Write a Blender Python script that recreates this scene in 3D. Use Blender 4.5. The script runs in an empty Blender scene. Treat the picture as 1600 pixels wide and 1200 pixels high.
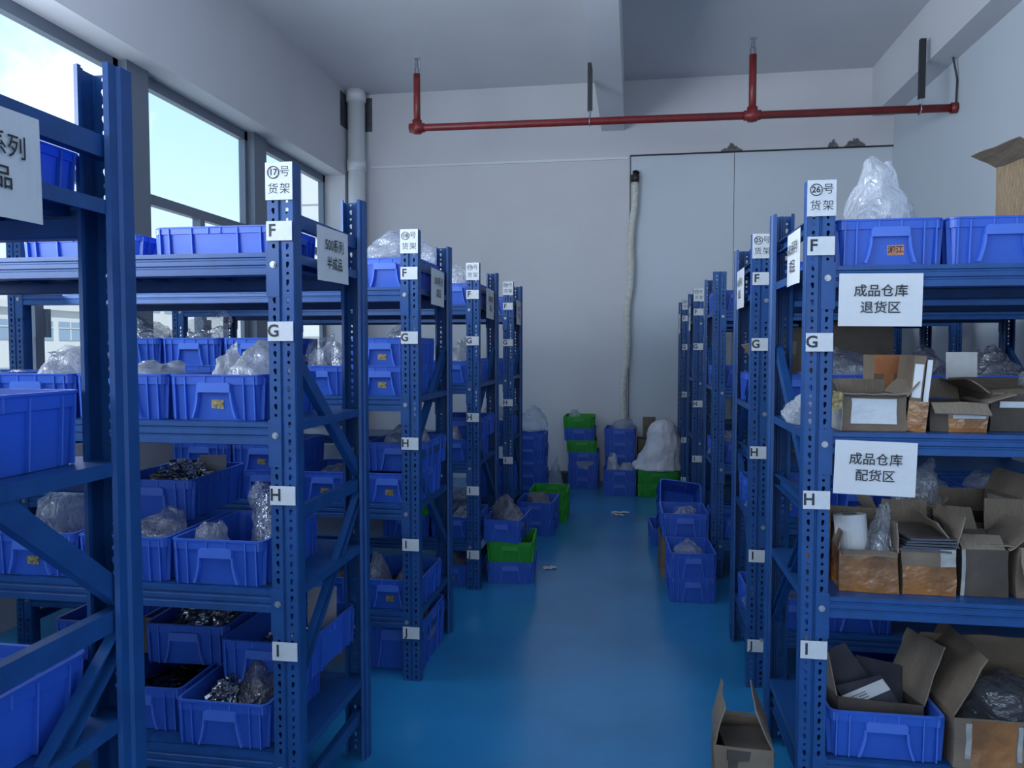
import bpy, bmesh, math, random
from mathutils import Vector, Matrix, noise
R = math.radians
scene = bpy.context.scene
COL = scene.collection

# ---------------------------------------------------------------- camera, sky, lights, exposure
CZ = 1.48
cam_d = bpy.data.cameras.new('camera'); cam = bpy.data.objects.new('camera', cam_d); COL.objects.link(cam)
cam_d.sensor_width = 36; cam_d.lens = 27.0; cam_d.clip_start = .02; cam_d.clip_end = 500
cam.location = (0, 0, CZ); cam.rotation_euler = (R(90 - 2.6), 0, R(9.0))
scene.camera = cam
vs = scene.view_settings
vs.view_transform = 'Standard'; vs.look = 'None'; vs.gamma = 1; vs.exposure = 0.0
try: vs.use_curve_mapping = False
except Exception: pass

def make_world():
    w = bpy.data.worlds.new('sky'); scene.world = w; w.use_nodes = True
    nt = w.node_tree; nt.nodes.clear(); N = nt.nodes.new; L = nt.links.new
    out = N('ShaderNodeOutputWorld'); bg = N('ShaderNodeBackground')
    tc = N('ShaderNodeTexCoord'); sep = N('ShaderNodeSeparateXYZ')
    L(tc.outputs['Generated'], sep.inputs[0])
    ramp = N('ShaderNodeValToRGB'); cr = ramp.color_ramp
    cr.elements[0].position = 0.0; cr.elements[0].color = (.80, .90, 1.0, 1)
    cr.elements[1].position = .75; cr.elements[1].color = (.24, .50, .90, 1)
    e = cr.elements.new(.25); e.color = (.52, .76, 1.0, 1)
    L(sep.outputs['Z'], ramp.inputs[0])
    nz = N('ShaderNodeTexNoise'); nz.inputs['Scale'].default_value = 7.0; nz.inputs['Detail'].default_value = 7; nz.inputs['Roughness'].default_value = .6
    L(tc.outputs['Generated'], nz.inputs['Vector'])
    ds = N('ShaderNodeVectorMath'); ds.operation = 'DISTANCE'; ds.inputs[1].default_value = (-.604, .744, .284); L(tc.outputs['Generated'], ds.inputs[0])
    ma = N('ShaderNodeMath'); ma.operation = 'MULTIPLY_ADD'; ma.inputs[1].default_value = .34; L(nz.outputs[0], ma.inputs[0])
    ng = N('ShaderNodeMath'); ng.operation = 'MULTIPLY'; ng.inputs[1].default_value = -1.0; L(ds.outputs['Value'], ng.inputs[0]); L(ng.outputs[0], ma.inputs[2])
    cl = N('ShaderNodeValToRGB'); cl.color_ramp.elements[0].position = .085; cl.color_ramp.elements[1].position = .165
    L(ma.outputs[0], cl.inputs[0])
    mix = N('ShaderNodeMix'); mix.data_type = 'RGBA'
    mix.inputs[7].default_value = (1.0, 1.0, 1.0, 1)
    L(cl.outputs[0], mix.inputs[0]); L(ramp.outputs[0], mix.inputs[6])
    L(mix.outputs[2], bg.inputs[0]); bg.inputs[1].default_value = SKY
    L(bg.outputs[0], out.inputs[0])
SKY = 1.45
make_world()

def sun(name, energy, rot, col, angle=2):
    d = bpy.data.lights.new(name, 'SUN'); d.energy = energy; d.color = col; d.angle = R(angle)
    o = bpy.data.objects.new(name, d); COL.objects.link(o); o.rotation_euler = rot; o.location = (6, -10, 14)
sun('sun', 8.0, (R(42), 0, R(35)), (1, .95, .88))
def area(name, loc, rot, sx, sy, power, col):
    d = bpy.data.lights.new(name, 'AREA'); d.shape = 'RECTANGLE'; d.size = sx; d.size_y = sy; d.energy = power; d.color = col
    o = bpy.data.objects.new(name, d); COL.objects.link(o); o.location = loc; o.rotation_euler = rot
# unseen fill lamps added: behind the camera, and inside the left window row
area('rear_fill_light', (-.3, -5.4, 2.5), (R(120), 0, 0), 5.4, 2.4, 105, (.80, .89, 1.0))
area('left_window_fill', (-3.2, .75, 2.45), (R(127), 0, R(-90)), 5.2, 1.8, 430, (.80, .89, 1.0))

# ---------------------------------------------------------------- materials
def mat(name, col, rough=.5, metal=0, spec=.5, noise_amt=0, noise_scale=8, bump=0, bump_scale=60, stretch=None, col2=None):
    m = bpy.data.materials.new(name); m.use_nodes = True
    nt = m.node_tree; b = nt.nodes['Principled BSDF']; N = nt.nodes.new; L = nt.links.new
    b.inputs['Base Color'].default_value = (*col, 1); b.inputs['Roughness'].default_value = rough
    b.inputs['Metallic'].default_value = metal; b.inputs['Specular IOR Level'].default_value = spec
    tc = N('ShaderNodeTexCoord'); vec = tc.outputs['Object']
    if stretch:
        mp = N('ShaderNodeMapping'); mp.inputs['Scale'].default_value = stretch; L(vec, mp.inputs[0]); vec = mp.outputs[0]
    nz = N('ShaderNodeTexNoise'); nz.inputs['Scale'].default_value = noise_scale; nz.inputs['Detail'].default_value = 5
    L(vec, nz.inputs['Vector'])
    mx = N('ShaderNodeMix'); mx.data_type = 'RGBA'
    c2 = col2 or tuple(c * (1 - noise_amt) for c in col)
    mx.inputs[6].default_value = (*col, 1); mx.inputs[7].default_value = (*c2, 1)
    rp = N('ShaderNodeValToRGB'); rp.color_ramp.elements[0].position = .38; rp.color_ramp.elements[1].position = .66
    L(nz.outputs[0], rp.inputs[0]); L(rp.outputs[0], mx.inputs[0]); L(mx.outputs[2], b.inputs['Base Color'])
    if bump:
        n2 = N('ShaderNodeTexNoise'); n2.inputs['Scale'].default_value = bump_scale; n2.inputs['Detail'].default_value = 3
        L(vec, n2.inputs['Vector'])
        bp = N('ShaderNodeBump'); bp.inputs['Strength'].default_value = bump; bp.inputs['Distance'].default_value = .01
        L(n2.outputs[0], bp.inputs['Height']); L(bp.outputs[0], b.inputs['Normal'])
    return m

def film(name, col, clear, rough, bump=.6):
    m = bpy.data.materials.new(name); m.use_nodes = True; nt = m.node_tree; nt.nodes.clear(); N = nt.nodes.new; L = nt.links.new
    out = N('ShaderNodeOutputMaterial'); tr = N('ShaderNodeBsdfTransparent'); gl = N('ShaderNodeBsdfGlossy')
    df = N('ShaderNodeBsdfDiffuse'); tl = N('ShaderNodeBsdfTranslucent'); a1 = N('ShaderNodeMixShader'); a2 = N('ShaderNodeMixShader'); a3 = N('ShaderNodeMixShader')
    tr.inputs[0].default_value = (.93, .95, .97, 1); gl.inputs[0].default_value = (.95, .97, 1, 1); gl.inputs[1].default_value = rough
    df.inputs[0].default_value = (*col, 1); tl.inputs[0].default_value = (*col, 1)
    tc = N('ShaderNodeTexCoord'); nz = N('ShaderNodeTexVoronoi'); nz.feature = 'DISTANCE_TO_EDGE'; nz.inputs['Scale'].default_value = 4.5
    n0 = N('ShaderNodeTexNoise'); n0.inputs['Scale'].default_value = 5; n0.inputs['Detail'].default_value = 3
    am = N('ShaderNodeVectorMath'); am.operation = 'MULTIPLY_ADD'; am.inputs[1].default_value = (.5, .5, .5)
    L(tc.outputs['Object'], am.inputs[2]); L(n0.outputs['Color'], am.inputs[0]); L(tc.outputs['Object'], n0.inputs['Vector'])
    L(am.outputs[0], nz.inputs['Vector'])
    bp = N('ShaderNodeBump'); bp.inputs['Strength'].default_value = bump; bp.inputs['Distance'].default_value = .05
    L(nz.outputs[0], bp.inputs['Height'])
    for s in (gl, df, tl): L(bp.outputs[0], s.inputs['Normal'])
    a1.inputs[0].default_value = .6; L(df.outputs[0], a1.inputs[1]); L(tl.outputs[0], a1.inputs[2])
    lw = N('ShaderNodeLayerWeight'); lw.inputs[0].default_value = .35; L(bp.outputs[0], lw.inputs['Normal'])
    a2.inputs[0].default_value = clear; L(a1.outputs[0], a2.inputs[1]); L(tr.outputs[0], a2.inputs[2])
    mul = N('ShaderNodeMath'); mul.operation = 'MULTIPLY_ADD'; mul.inputs[1].default_value = .45; mul.inputs[2].default_value = .06
    L(lw.outputs['Fresnel'], mul.inputs[0]); L(mul.outputs[0], a3.inputs[0])
    L(a2.outputs[0], a3.inputs[1]); L(gl.outputs[0], a3.inputs[2]); L(a3.outputs[0], out.inputs[0])
    return m

def plastic(name, col, tl=.25):
    m = mat(name, col, .36, 0, .5, .12, 5)
    nt = m.node_tree; N = nt.nodes.new; L = nt.links.new
    b = nt.nodes['Principled BSDF']; out = [n for n in nt.nodes if n.type == 'OUTPUT_MATERIAL'][0]
    t = N('ShaderNodeBsdfTranslucent'); t.inputs[0].default_value = (*[min(1, c * 1.5) for c in col], 1)
    mx = N('ShaderNodeMixShader'); mx.inputs[0].default_value = tl
    L(b.outputs[0], mx.inputs[1]); L(t.outputs[0], mx.inputs[2]); L(mx.outputs[0], out.inputs[0])
    return m

M = {}
M['rack'] = mat('rack_blue_paint', (.010, .066, .225), .42, 0, .4, .18, 14)
M['rack_in'] = M['rack']
M['zinc'] = mat('zinc_bolt', (.36, .38, .41), .42, .9)
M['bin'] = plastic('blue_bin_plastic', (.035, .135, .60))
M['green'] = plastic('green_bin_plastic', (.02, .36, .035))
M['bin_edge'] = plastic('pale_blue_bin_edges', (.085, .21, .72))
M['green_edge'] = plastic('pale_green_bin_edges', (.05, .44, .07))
M['clear'] = film('clear_film', (.78, .84, .93), .70, .16, .45)
M['milky'] = film('milky_film', (.84, .88, .94), .36, .2, .4)
M['grey'] = film('grey_film', (.27, .28, .33), .42, .2, .4)
M['wrap'] = film('stretch_film', (.75, .66, .52), .45, .1, 1)
M['sack'] = mat('white_woven_sack', (.66, .67, .72), .7, 0, .3, .2, 6, .8, 16)
M['card'] = mat('cardboard', (.185, .145, .108), .8, 0, .2, .22, 9, .15, 90)
M['card_in'] = mat('cardboard_inside', (.225, .185, .145), .85, 0, .2, .2, 9, .35, 10, (40, 40, 2))
M['greycard'] = mat('grey_board', (.26, .26, .29), .8, 0, .2, .15, 9)
M['card_dark'] = mat('dark_cardboard', (.075, .063, .052), .75, 0, .3, .25, 9, .15, 90)
M['tape'] = mat('brown_tape', (.30, .125, .030), .18, 0, .7, .45, 10, .9, 18)
M['filmcard'] = mat('film_wrapped_cardboard', (.36, .25, .14), .22, 0, .6, .4, 10, .8, 14, (30, 30, 2))
M['orange'] = mat('orange_tape', (.50, .20, .09), .3, 0, .5, .2, 20, .3, 40)
M['tape_pale'] = mat('pale_tape', (.36, .36, .34), .22, 0, .6, .3, 16, .7, 22)
M['paper'] = mat('white_paper', (.60, .62, .64), .75, 0, .2, .06, 5)
M['plate'] = mat('label_paper', (.56, .59, .62), .5, 0, .4, .08, 40)
M['ink'] = mat('black_ink', (.02, .022, .03), .6)
M['inkgrey'] = mat('faded_ink', (.16, .17, .2), .6)
M['sticker'] = mat('gold_sticker', (.52, .40, .17), .35, .25, .5, .0, 90, 0, 60, None, (.10, .08, .04))
M['metal'] = mat('steel_parts', (.60, .63, .68), .24, 1, .5, .35, 60)
M['metal_dark'] = mat('dark_steel_parts', (.10, .11, .135), .35, .9, .5, .4, 60)
M['sheet'] = mat('dark_plastic_sheets', (.065, .068, .085), .16, 0, .6, .3, 12, .3, 20)
M['wall'] = mat('painted_wall', (.60, .60, .63), .85, 0, .2, .05, 1.2, .04, 60)
M['panel'] = mat('panel_wall', (.56, .61, .67), .6, 0, .3, .05, .8)
M['ceil'] = mat('painted_ceiling', (.62, .63, .66), .9, 0, .2, .05, 1.0)
M['floor'] = mat('blue_epoxy_floor', (.018, .205, .45), .22, 0, .6, .18, 1.6, .02, 30)
M['alu'] = mat('grey_window_frame', (.16, .19, .24), .45, .2)
M['white'] = mat('white_reveal', (.72, .73, .74), .8)
M['pvc'] = mat('white_pvc', (.66, .69, .72), .45)
M['red'] = mat('red_pipe_paint', (.20, .022, .022), .4, 0, .5, .25, 12)
M['iron'] = mat('dark_iron', (.03, .032, .036), .55, .4)
M['foam'] = mat('wrapped_foam', (.60, .60, .55), .8, 0, .2, .2, 30, .6, 40)
M['black'] = mat('black_cap', (.012, .012, .014), .5)
M['grime'] = mat('crumbling_plaster', (.20, .19, .19), .9, 0, .2, .5, 20, .8, 40)
M['dark_patch'] = mat('dark_plaster_patch', (.10, .10, .115), .9, 0, .2, .5, 9)
M['facade'] = mat('facade_render', (.42, .42, .42), .8, 0, .2, .06, .2)
M['facade_glass'] = mat('facade_windows', (.16, .22, .30), .2)
M['street'] = mat('ground_outside', (.55, .56, .56), .9, 0, .2, .2, .1)
def tiles():
    m = mat('white_tile_facade', (.8, .8, .8), .4)
    nt = m.node_tree; N = nt.nodes.new; L = nt.links.new
    br = N('ShaderNodeTexBrick'); br.offset = 0; br.inputs['Scale'].default_value = 1; br.inputs['Brick Width'].default_value = .9; br.inputs['Row Height'].default_value = .9
    br.inputs['Mortar Size'].default_value = .03; br.inputs['Color1'].default_value = (.45, .46, .47, 1); br.inputs['Color2'].default_value = (.42, .43, .45, 1); br.inputs['Mortar'].default_value = (.2, .21, .23, 1)
    tc = N('ShaderNodeTexCoord'); mp = N('ShaderNodeMapping'); mp.inputs['Rotation'].default_value = (R(90), 0, 0)
    L(tc.outputs['Object'], mp.inputs[0]); L(mp.outputs[0], br.inputs[0]); L(br.outputs[0], nt.nodes['Principled BSDF'].inputs['Base Color'])
    return m
M['tiles'] = tiles()
def glass():
    m = bpy.data.materials.new('window_glass'); m.use_nodes = True; nt = m.node_tree; nt.nodes.clear(); N = nt.nodes.new; L = nt.links.new
    out = N('ShaderNodeOutputMaterial'); tr = N('ShaderNodeBsdfTransparent'); gl = N('ShaderNodeBsdfGlossy'); mx = N('ShaderNodeMixShader'); fr = N('ShaderNodeLayerWeight')
    pw = N('ShaderNodeMath'); pw.operation = 'POWER'; pw.inputs[1].default_value = 5; ml = N('ShaderNodeMath'); ml.operation = 'MULTIPLY_ADD'; ml.inputs[1].default_value = .6; ml.inputs[2].default_value = .025
    tr.inputs[0].default_value = (.93, .97, .98, 1); gl.inputs[1].default_value = .02; fr.inputs[0].default_value = .5
    L(fr.outputs['Facing'], pw.inputs[0]); L(pw.outputs[0], ml.inputs[0]); L(ml.outputs[0], mx.inputs[0]); L(tr.outputs[0], mx.inputs[1]); L(gl.outputs[0], mx.inputs[2]); L(mx.outputs[0], out.inputs[0])
    return m
M['glass'] = glass()

# ---------------------------------------------------------------- mesh helpers
class MB:
    def __init__(s): s.v = []; s.f = []
    def add(s, v, f):
        n = len(s.v); s.v += [tuple(p) for p in v]; s.f += [tuple(i + n for i in q) for q in f]; return s
    def box(s, x0, x1, y0, y1, z0, z1, mtx=None):
        v = [(x, y, z) for z in (z0, z1) for y in (y0, y1) for x in (x0, x1)]
        if mtx is not None: v = [mtx @ Vector(p) for p in v]
        return s.add(v, [(0, 2, 3, 1), (4, 5, 7, 6), (0, 1, 5, 4), (2, 6, 7, 3), (0, 4, 6, 2), (1, 3, 7, 5)])
    def prism(s, prof, a, b, frame):      # closed 2-D profile swept from a to b; frame = (u, v) vectors
        a, b = Vector(a), Vector(b); u, w = Vector(frame[0]), Vector(frame[1]); n = len(prof)
        v = [a + u * p[0] + w * p[1] for p in prof] + [b + u * p[0] + w * p[1] for p in prof]
        f = [(i, (i + 1) % n, n + (i + 1) % n, n + i) for i in range(n)] + [tuple(range(n))[::-1], tuple(range(n, 2 * n))]
        return s.add(v, f)
    def tube(s, pts, r, n=10, caps=True):
        pts = [Vector(p) for p in pts]; base = len(s.v); rr = r if isinstance(r, (list, tuple)) else [r] * len(pts)
        for i, p in enumerate(pts):
            d = (pts[min(i + 1, len(pts) - 1)] - pts[max(i - 1, 0)]).normalized()
            up = Vector((0, 0, 1)) if abs(d.z) < .9 else Vector((1, 0, 0))
            a = d.cross(up).normalized(); b = d.cross(a)
            for k in range(n):
                t = 2 * math.pi * k / n; s.v.append(tuple(p + (a * math.cos(t) + b * math.sin(t)) * rr[i]))
        for i in range(len(pts) - 1):
            for k in range(n):
                s.f.append((base + i * n + k, base + i * n + (k + 1) % n, base + (i + 1) * n + (k + 1) % n, base + (i + 1) * n + k))
        if caps:
            s.f.append(tuple(range(base, base + n))[::-1]); e = base + (len(pts) - 1) * n; s.f.append(tuple(range(e, e + n)))
        return s
    def loops(s, loops, cap0=False, cap1=False):
        n = len(loops[0]); base = len(s.v)
        for l in loops: s.v += [tuple(p) for p in l]
        for i in range(len(loops) - 1):
            for k in range(n):
                s.f.append((base + i * n + k, base + i * n + (k + 1) % n, base + (i + 1) * n + (k + 1) % n, base + (i + 1) * n + k))
        if cap0: s.f.append(tuple(range(base, base + n))[::-1])
        if cap1: e = base + (len(loops) - 1) * n; s.f.append(tuple(range(e, e + n)))
        return s
    def mesh(s, name, m, smooth=False):
        me = bpy.data.meshes.new(name); me.from_pydata(s.v, [], s.f); me.materials.append(m)
        bm = bmesh.new(); bm.from_mesh(me); bmesh.ops.recalc_face_normals(bm, faces=bm.faces); bm.to_mesh(me); bm.free()
        if smooth:
            for p in me.polygons: p.use_smooth = True
        me.update(); return me

def obj(name, me, parent=None, loc=(0, 0, 0), rot=(0, 0, 0), scale=(1, 1, 1)):
    o = bpy.data.objects.new(name, me); COL.objects.link(o); o.location = loc; o.rotation_euler = rot; o.scale = scale
    if parent is not None: o.parent = parent
    return o
def tag(o, label, cat, group=None, kind=None):
    o['label'] = label; o['category'] = cat
    if group: o['group'] = group
    if kind: o['kind'] = kind
    return o
def struct(name, mb, m, label=None, parent=None, smooth=False):
    o = obj(name, mb.mesh(name, m, smooth), parent)
    if parent is None: o['kind'] = 'structure'
    if label: o['label'] = label
    return o

_text = {}
def text_mesh(s, size, m, align='CENTER', weight=0):
    key = (s, round(size, 4), m.name, align, weight)
    if key in _text: return _text[key]
    c = bpy.data.curves.new('lettering', 'FONT'); c.body = s; c.size = size; c.align_x = align; c.align_y = 'CENTER'; c.offset = weight; c.resolution_u = 3
    c.space_line = 1.25
    o = bpy.data.objects.new('lettering_source', c); COL.objects.link(o)
    dg = bpy.context.evaluated_depsgraph_get()
    me = bpy.data.meshes.new_from_object(o.evaluated_get(dg)); me.name = 'lettering'
    bpy.data.objects.remove(o); bpy.data.curves.remove(c)
    for v in me.vertices: v.co = (v.co.x, -v.co.z, v.co.y)
    me.materials.clear(); me.materials.append(m)
    _text[key] = me; return me

# ---------------------------------------------------------------- the room
BY, LX, RX, CH = 8.6, -3.25, 2.65, 4.40     # back wall, left wall face, right wall, ceiling
struct('floor', MB().box(-3.6, 3.0, -5.6, 8.9, -.2, 0), M['floor'])
struct('ceiling', MB().box(-3.6, 3.0, -5.6, 8.9, CH, CH + .2), M['ceil'])
struct('wall_back', MB().box(-3.6, -.055, BY, BY + .25, 0, CH).box(-.055, 2.8, BY, BY + .25, 3.60, CH), M['wall'])
struct('wall_back_panel', MB().box(-.05, 1.05, BY + .012, BY + .25, 0, 3.585).box(1.056, 2.8, BY + .012, BY + .25, 0, 3.585), M['panel'])
struct('wall_right', MB().box(RX, RX + .2, -5.6, 2.2, 0, CH).box(RX, RX + .2, 2.206, 4.9, 0, CH).box(RX, RX + .2, 4.906, 8.6, 0, CH), M['panel'])
HEAD, SILL = 3.45, .92
wl = MB().box(-3.5, LX, -5.6, 8.6, 0, SILL).box(-3.5, LX, -5.6, 8.6, HEAD, CH).box(-3.5, LX, 8.40, 8.6, SILL, HEAD)
struct('wall_left', wl, M['wall'])
struct('beam_middle', MB().box(-.365, -.12, -5.6, BY, 3.87, CH), M['ceil'])
struct('beam_right', MB().box(2.43, RX, -5.6, BY, 3.90, CH), M['ceil'])
struct('trim_1', MB().box(-3.0, -.07, BY - .02, BY, 3.555, 3.58), M['pvc'])       # conduit on the back wall
struct('trim_2', MB().box(-.05, 2.65, BY - .004, BY + .01, 3.586, 3.60), M['iron'])
struct('trim_3', MB().box(-.056, -.049, BY - .003, BY + .01, 0, 3.6), M['iron'])
g = MB(); rnd = random.Random(4)
for cx, w in ((1.02, .22), (2.05, .10), (2.27, .2)):
    n = 14; top = [(cx + w * (i / n - .5), .012 + (.02 + .06 * rnd.random()) * math.sin(math.pi * i / n)) for i in range(n + 1)]
    prof = [(cx - w / 2, 0)] + top + [(cx + w / 2, 0)]
    g.prism(prof, (0, BY - .012, 3.60), (0, BY, 3.60), ((1, 0, 0), (0, 0, 1)))
struct('trim_4', g, M['grime'])

# windows of the left wall: upper light, transom, two lower sashes; grey piers between them
W = 1.54; piers = []
for i in range(7):
    y1 = 8.39 - i * 1.775; y0 = y1 - W; n = i + 1
    fr = MB()
    X0, X1 = -3.545, -3.485
    for a, b, c, d in ((y0, y0 + .05, SILL, HEAD), (y1 - .05, y1, SILL, HEAD), (y0, y1, SILL, SILL + .05), (y0, y1, HEAD - .08, HEAD), (y0, y1, 2.535, 2.61)):
        fr.box(X0, X1, a, b, c, d)
    ym = (y0 + y1) / 2
    fr.box(X0 - .005, X1 + .005, ym - .035, ym + .035, SILL, 2.54)
    for a, b in ((y0 + .05, y0 + .085), (y1 - .085, y1 - .05)): fr.box(X0 + .01, X1 - .01, a, b, SILL + .05, 2.535)
    for k in (1, -1): fr.box(X1, X1 + .03, ym + k * .05 - .012, ym + k * .05 + .012, 1.55, 1.72)
    w = struct('window_%d' % n, fr, M['alu'])
    for a, b, c, d in ((y0 + .05, y1 - .05, 2.61, HEAD - .08), (y0 + .085, ym - .035, SILL + .05, 2.535), (ym + .035, y1 - .085, SILL + .05, 2.535)):
        struct('pane', MB().box(-3.518, -3.512, a, b, c, d), M['glass'], None, w)
    if i < 6:
        piers.append((y0 - .235, y0))
pm = MB()
for a, b in piers: pm.box(-3.55, -3.42, a, b, SILL, HEAD)
struct('trim_5', pm, M['alu'])

# outside: ground, the white block with window rows, the tiled wing
struct('ground_outside', MB().box(-120, -3.7, -60, 120, -12.2, -12), M['street'])
def block(name, x0, x1, y0, y1, z1, rows, label, m, sx=3.2):
    b = obj(name, MB().box(x0, x1, y0, y1, -12, z1).box(x0 - .3, x1 + .3, y0 - .3, y1 + .3, z1, z1 + .5).mesh(name, m))
    tag(b, label, 'building', 'buildings outside the windows')
    for z in rows:
        y = y0 + .6
        while y + sx * .8 < y1:
            wn = MB()
            wn.box(x1, x1 + .05, y, y + sx * .8, z, z + 1.5)
            f = obj('window_band', wn.mesh('window_band', M['facade_glass']), b)
            obj('window_bars', MB().box(x1 + .04, x1 + .09, y + sx * .4 - .04, y + sx * .4 + .04, z, z + 1.5).box(x1 + .04, x1 + .09, y, y + sx * .8, z + .95, z + 1.03).mesh('window_bars', M['facade']), f)
            y += sx
    return b
block('office_block', -62, -46, 36, 62, 4.6, (2.2, -1.4, -5), 'pale office block with rows of windows across the street', M['facade'])
block('factory_block', -70, -52, 66, 96, 8.5, (5.5, 1.5, -2.5), 'taller grey factory block behind the pale office block', M['facade'], 4.2)
block('low_block', -52, -38, 10, 32, 2.4, (-.4, -4), 'low pale building with flat roof nearest across the street', M['facade'])
t = obj('tiled_tower', MB().box(-9.3, -4.6, 20, 27, -12, 16).mesh('tiled_tower', M['tiles']))
tag(t, 'white tiled tower seen through the farthest window', 'building', 'buildings outside the windows')

# pipes
rp = MB().tube([(-2.03, 7, 3.53), (-1.97, 7, 3.53), (2.64, 7, 3.49)], .034, 12)
p = obj('sprinkler_pipe', rp.mesh('sprinkler_pipe', M['red'], True))
tag(p, 'red sprinkler pipe running across the room below the ceiling', 'pipe')
def riser(x, z0, z1):
    obj('riser', MB().tube([(x, 7, z0), (x, 7, z1)], .032, 12).mesh('riser', M['red'], True), p)
    h = obj('sprinkler_head', MB().tube([(x, 7, z1), (x, 7, z1 + .05), (x, 7, z1 + .06), (x, 7, z1 + .12)], [.028, .024, .016, .012], 8).box(x - .03, x - .022, 6.995, 7.005, z1 + .04, z1 + .14).box(x + .022, x + .03, 6.995, 7.005, z1 + .04, z1 + .14).box(x - .03, x + .03, 6.97, 7.03, z1 + .135, z1 + .145).mesh('sprinkler_head', M['zinc']), p)
    h['label'] = 'zinc sprinkler head'
    obj('pipe_fitting', MB().tube([(x, 7, z0 - .05), (x, 7, z0 + .07)], .045, 12).tube([(x - .07, 7, z0), (x + .07, 7, z0)], .044, 12).mesh('pipe_fitting', M['red'], True), p)
riser(-2.0, 3.53, 4.02); riser(1.0, 3.505, 4.02)
obj('pipe_fitting', MB().tube([(2.60, 7, 3.49), (2.645, 7, 3.49)], .046, 12).mesh('pipe_fitting', M['red'], True), p)
obj('wall_cable', MB().tube([(2.63, 6.98, 3.52), (2.635, 6.98, 3.72), (2.60, 6.98, 3.90)], .008, 6).mesh('wall_cable', M['iron']), p)
def hanger(x, z0, z1, lab):
    o = obj('pipe_hanger', MB().box(x - .022, x + .022, 6.955, 6.965, z0, z1).box(x - .022, x - .015, 6.965, 7.0, z0, z1).mesh('pipe_hanger', M['iron']))
    tag(o, lab, 'bracket', 'pipe hangers')
    c = obj('hanger_rod', MB().tube([(x, 6.98, z0 + .01), (x, 6.98, z0 - .045)], .009, 6).tube([(x - .004, 7 + .043 * math.cos(a), z0 - .08 + .043 * math.sin(a)) for a in [k * math.pi / 6 for k in range(13)]], .006, 6).mesh('hanger_rod', M['zinc']), o)
hanger(-.40, 3.60, 4.02, 'dark iron pipe hanger fixed to the middle ceiling beam')
hanger(2.36, 3.57, 4.06, 'dark iron pipe hanger fixed to the right ceiling beam')
struct('trim_6', MB().box(-3.25, -2.99, BY - .006, BY, 3.98, 4.36), M['dark_patch'])  # flat dark patches on both walls beside the drainpipe top
struct('trim_7', MB().box(LX, LX + .006, 8.28, 8.6, 3.98, 4.36), M['dark_patch'])
dp = obj('downpipe', MB().tube([(-3.13, 8.46, 0), (-3.13, 8.46, 4.4)], .098, 20).tube([(-3.13, 8.46, 3.5), (-3.13, 8.46, 3.62)], .108, 20).tube([(-3.13, 8.46, 4.28), (-3.13, 8.46, 4.4)], .11, 20).mesh('downpipe', M['pvc'], True))
tag(dp, 'white vertical drainpipe in the corner beside the windows', 'pipe')
pts = [(-.0 - .12 * (i / 30) + .012 * math.sin(i * .7), 8.545, 3.30 - 2.72 * i / 30) for i in range(31)]
wp = obj('wrapped_pipe', MB().tube(pts, [.038 + .004 * math.sin(i * 2.1) for i in range(31)], 10).mesh('wrapped_pipe', M['foam'], True))
tag(wp, 'pale foam wrapped hose hanging down the back wall', 'hose')
obj('end_cap', MB().tube([(0, 8.545, 3.29), (.0, 8.545, 3.36), (.01, 8.57, 3.40)], [.045, .05, .04], 10).mesh('end_cap', M['black'], True), wp)['label'] = 'black end cap'

# ---------------------------------------------------------------- racks
PW, PD = .076, .062                                # upright: web width, depth
def post_mesh(H):
    mb = MB(); hw = PW / 2; gx = .005
    per = .05; n = int(H / per)
    holes = []
    for side in (-1, 1):
        xs = (gx, hw)
        for k in range(n):
            z = k * per
            # slanted keyhole cell
            for (za, zb, pts) in ((z, z + .034, [(-.0055, .024), (0, .0275), (.0055, .024), (.006, .018), (.0015, .008), (-.002, .0055), (-.0045, .008), (-.0055, .017)]),
                                  (z + .034, z + .05, [(-.0042, .0122), (0, .0135), (.0042, .0122), (.005, .008), (.0042, .0045), (0, .0032), (-.0042, .0045), (-.005, .008)])):
                h = zb - za; cx = (gx + hw) / 2 - .001
                out = [(gx, h), (cx, h), (hw, h), (hw, h / 2), (hw, 0), (cx, 0), (gx, 0), (gx, h / 2)]
                v = [(side * x, 0, za + zz) for x, zz in out] + [(side * (cx + x * .82), 0, za + h / 2 + (zz - h / 2) * .85) for x, zz in pts]
                f = [(i, (i + 1) % 8, 8 + (i + 1) % 8, 8 + i) for i in range(8)]
                mb.add(v, f)
        if n * per < H: mb.add([(side * gx, 0, n * per), (side * hw, 0, n * per), (side * hw, 0, H), (side * gx, 0, H)], [(0, 1, 2, 3)])
    # groove, flanges, lips as one open strip
    def strip(pts):
        v = [(x, y, z) for z in (0, H) for x, y in pts]; k = len(pts)
        mb.add(v, [(i, i + 1, k + i + 1, k + i) for i in range(k - 1)])
    strip([(-gx, 0), (-.002, .005), (.002, .005), (gx, 0)])
    for s in (-1, 1): strip([(s * hw, 0), (s * (hw + .002), .004), (s * (hw + .002), PD * .55), (s * (hw - .004), PD * .62), (s * (hw - .004), PD - .002), (s * (hw - .012), PD), (s * (hw - .012), PD - .008)])
    me = mb.mesh('upright', M['rack']); o = bpy.data.objects.new('upright_source', me); COL.objects.link(o)
    md = o.modifiers.new('s', 'SOLIDIFY'); md.thickness = .0022; md.offset = 0
    dg = bpy.context.evaluated_depsgraph_get(); m2 = bpy.data.meshes.new_from_object(o.evaluated_get(dg)); bpy.data.objects.remove(o)
    m2.name = 'upright'; return m2
bolt_me = MB().tube([(0, 0, 0), (0, -.007, 0)], .0065, 6).tube([(0, -.001, 0), (0, -.003, 0)], .0095, 12).mesh('bolt', M['zinc'])
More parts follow.
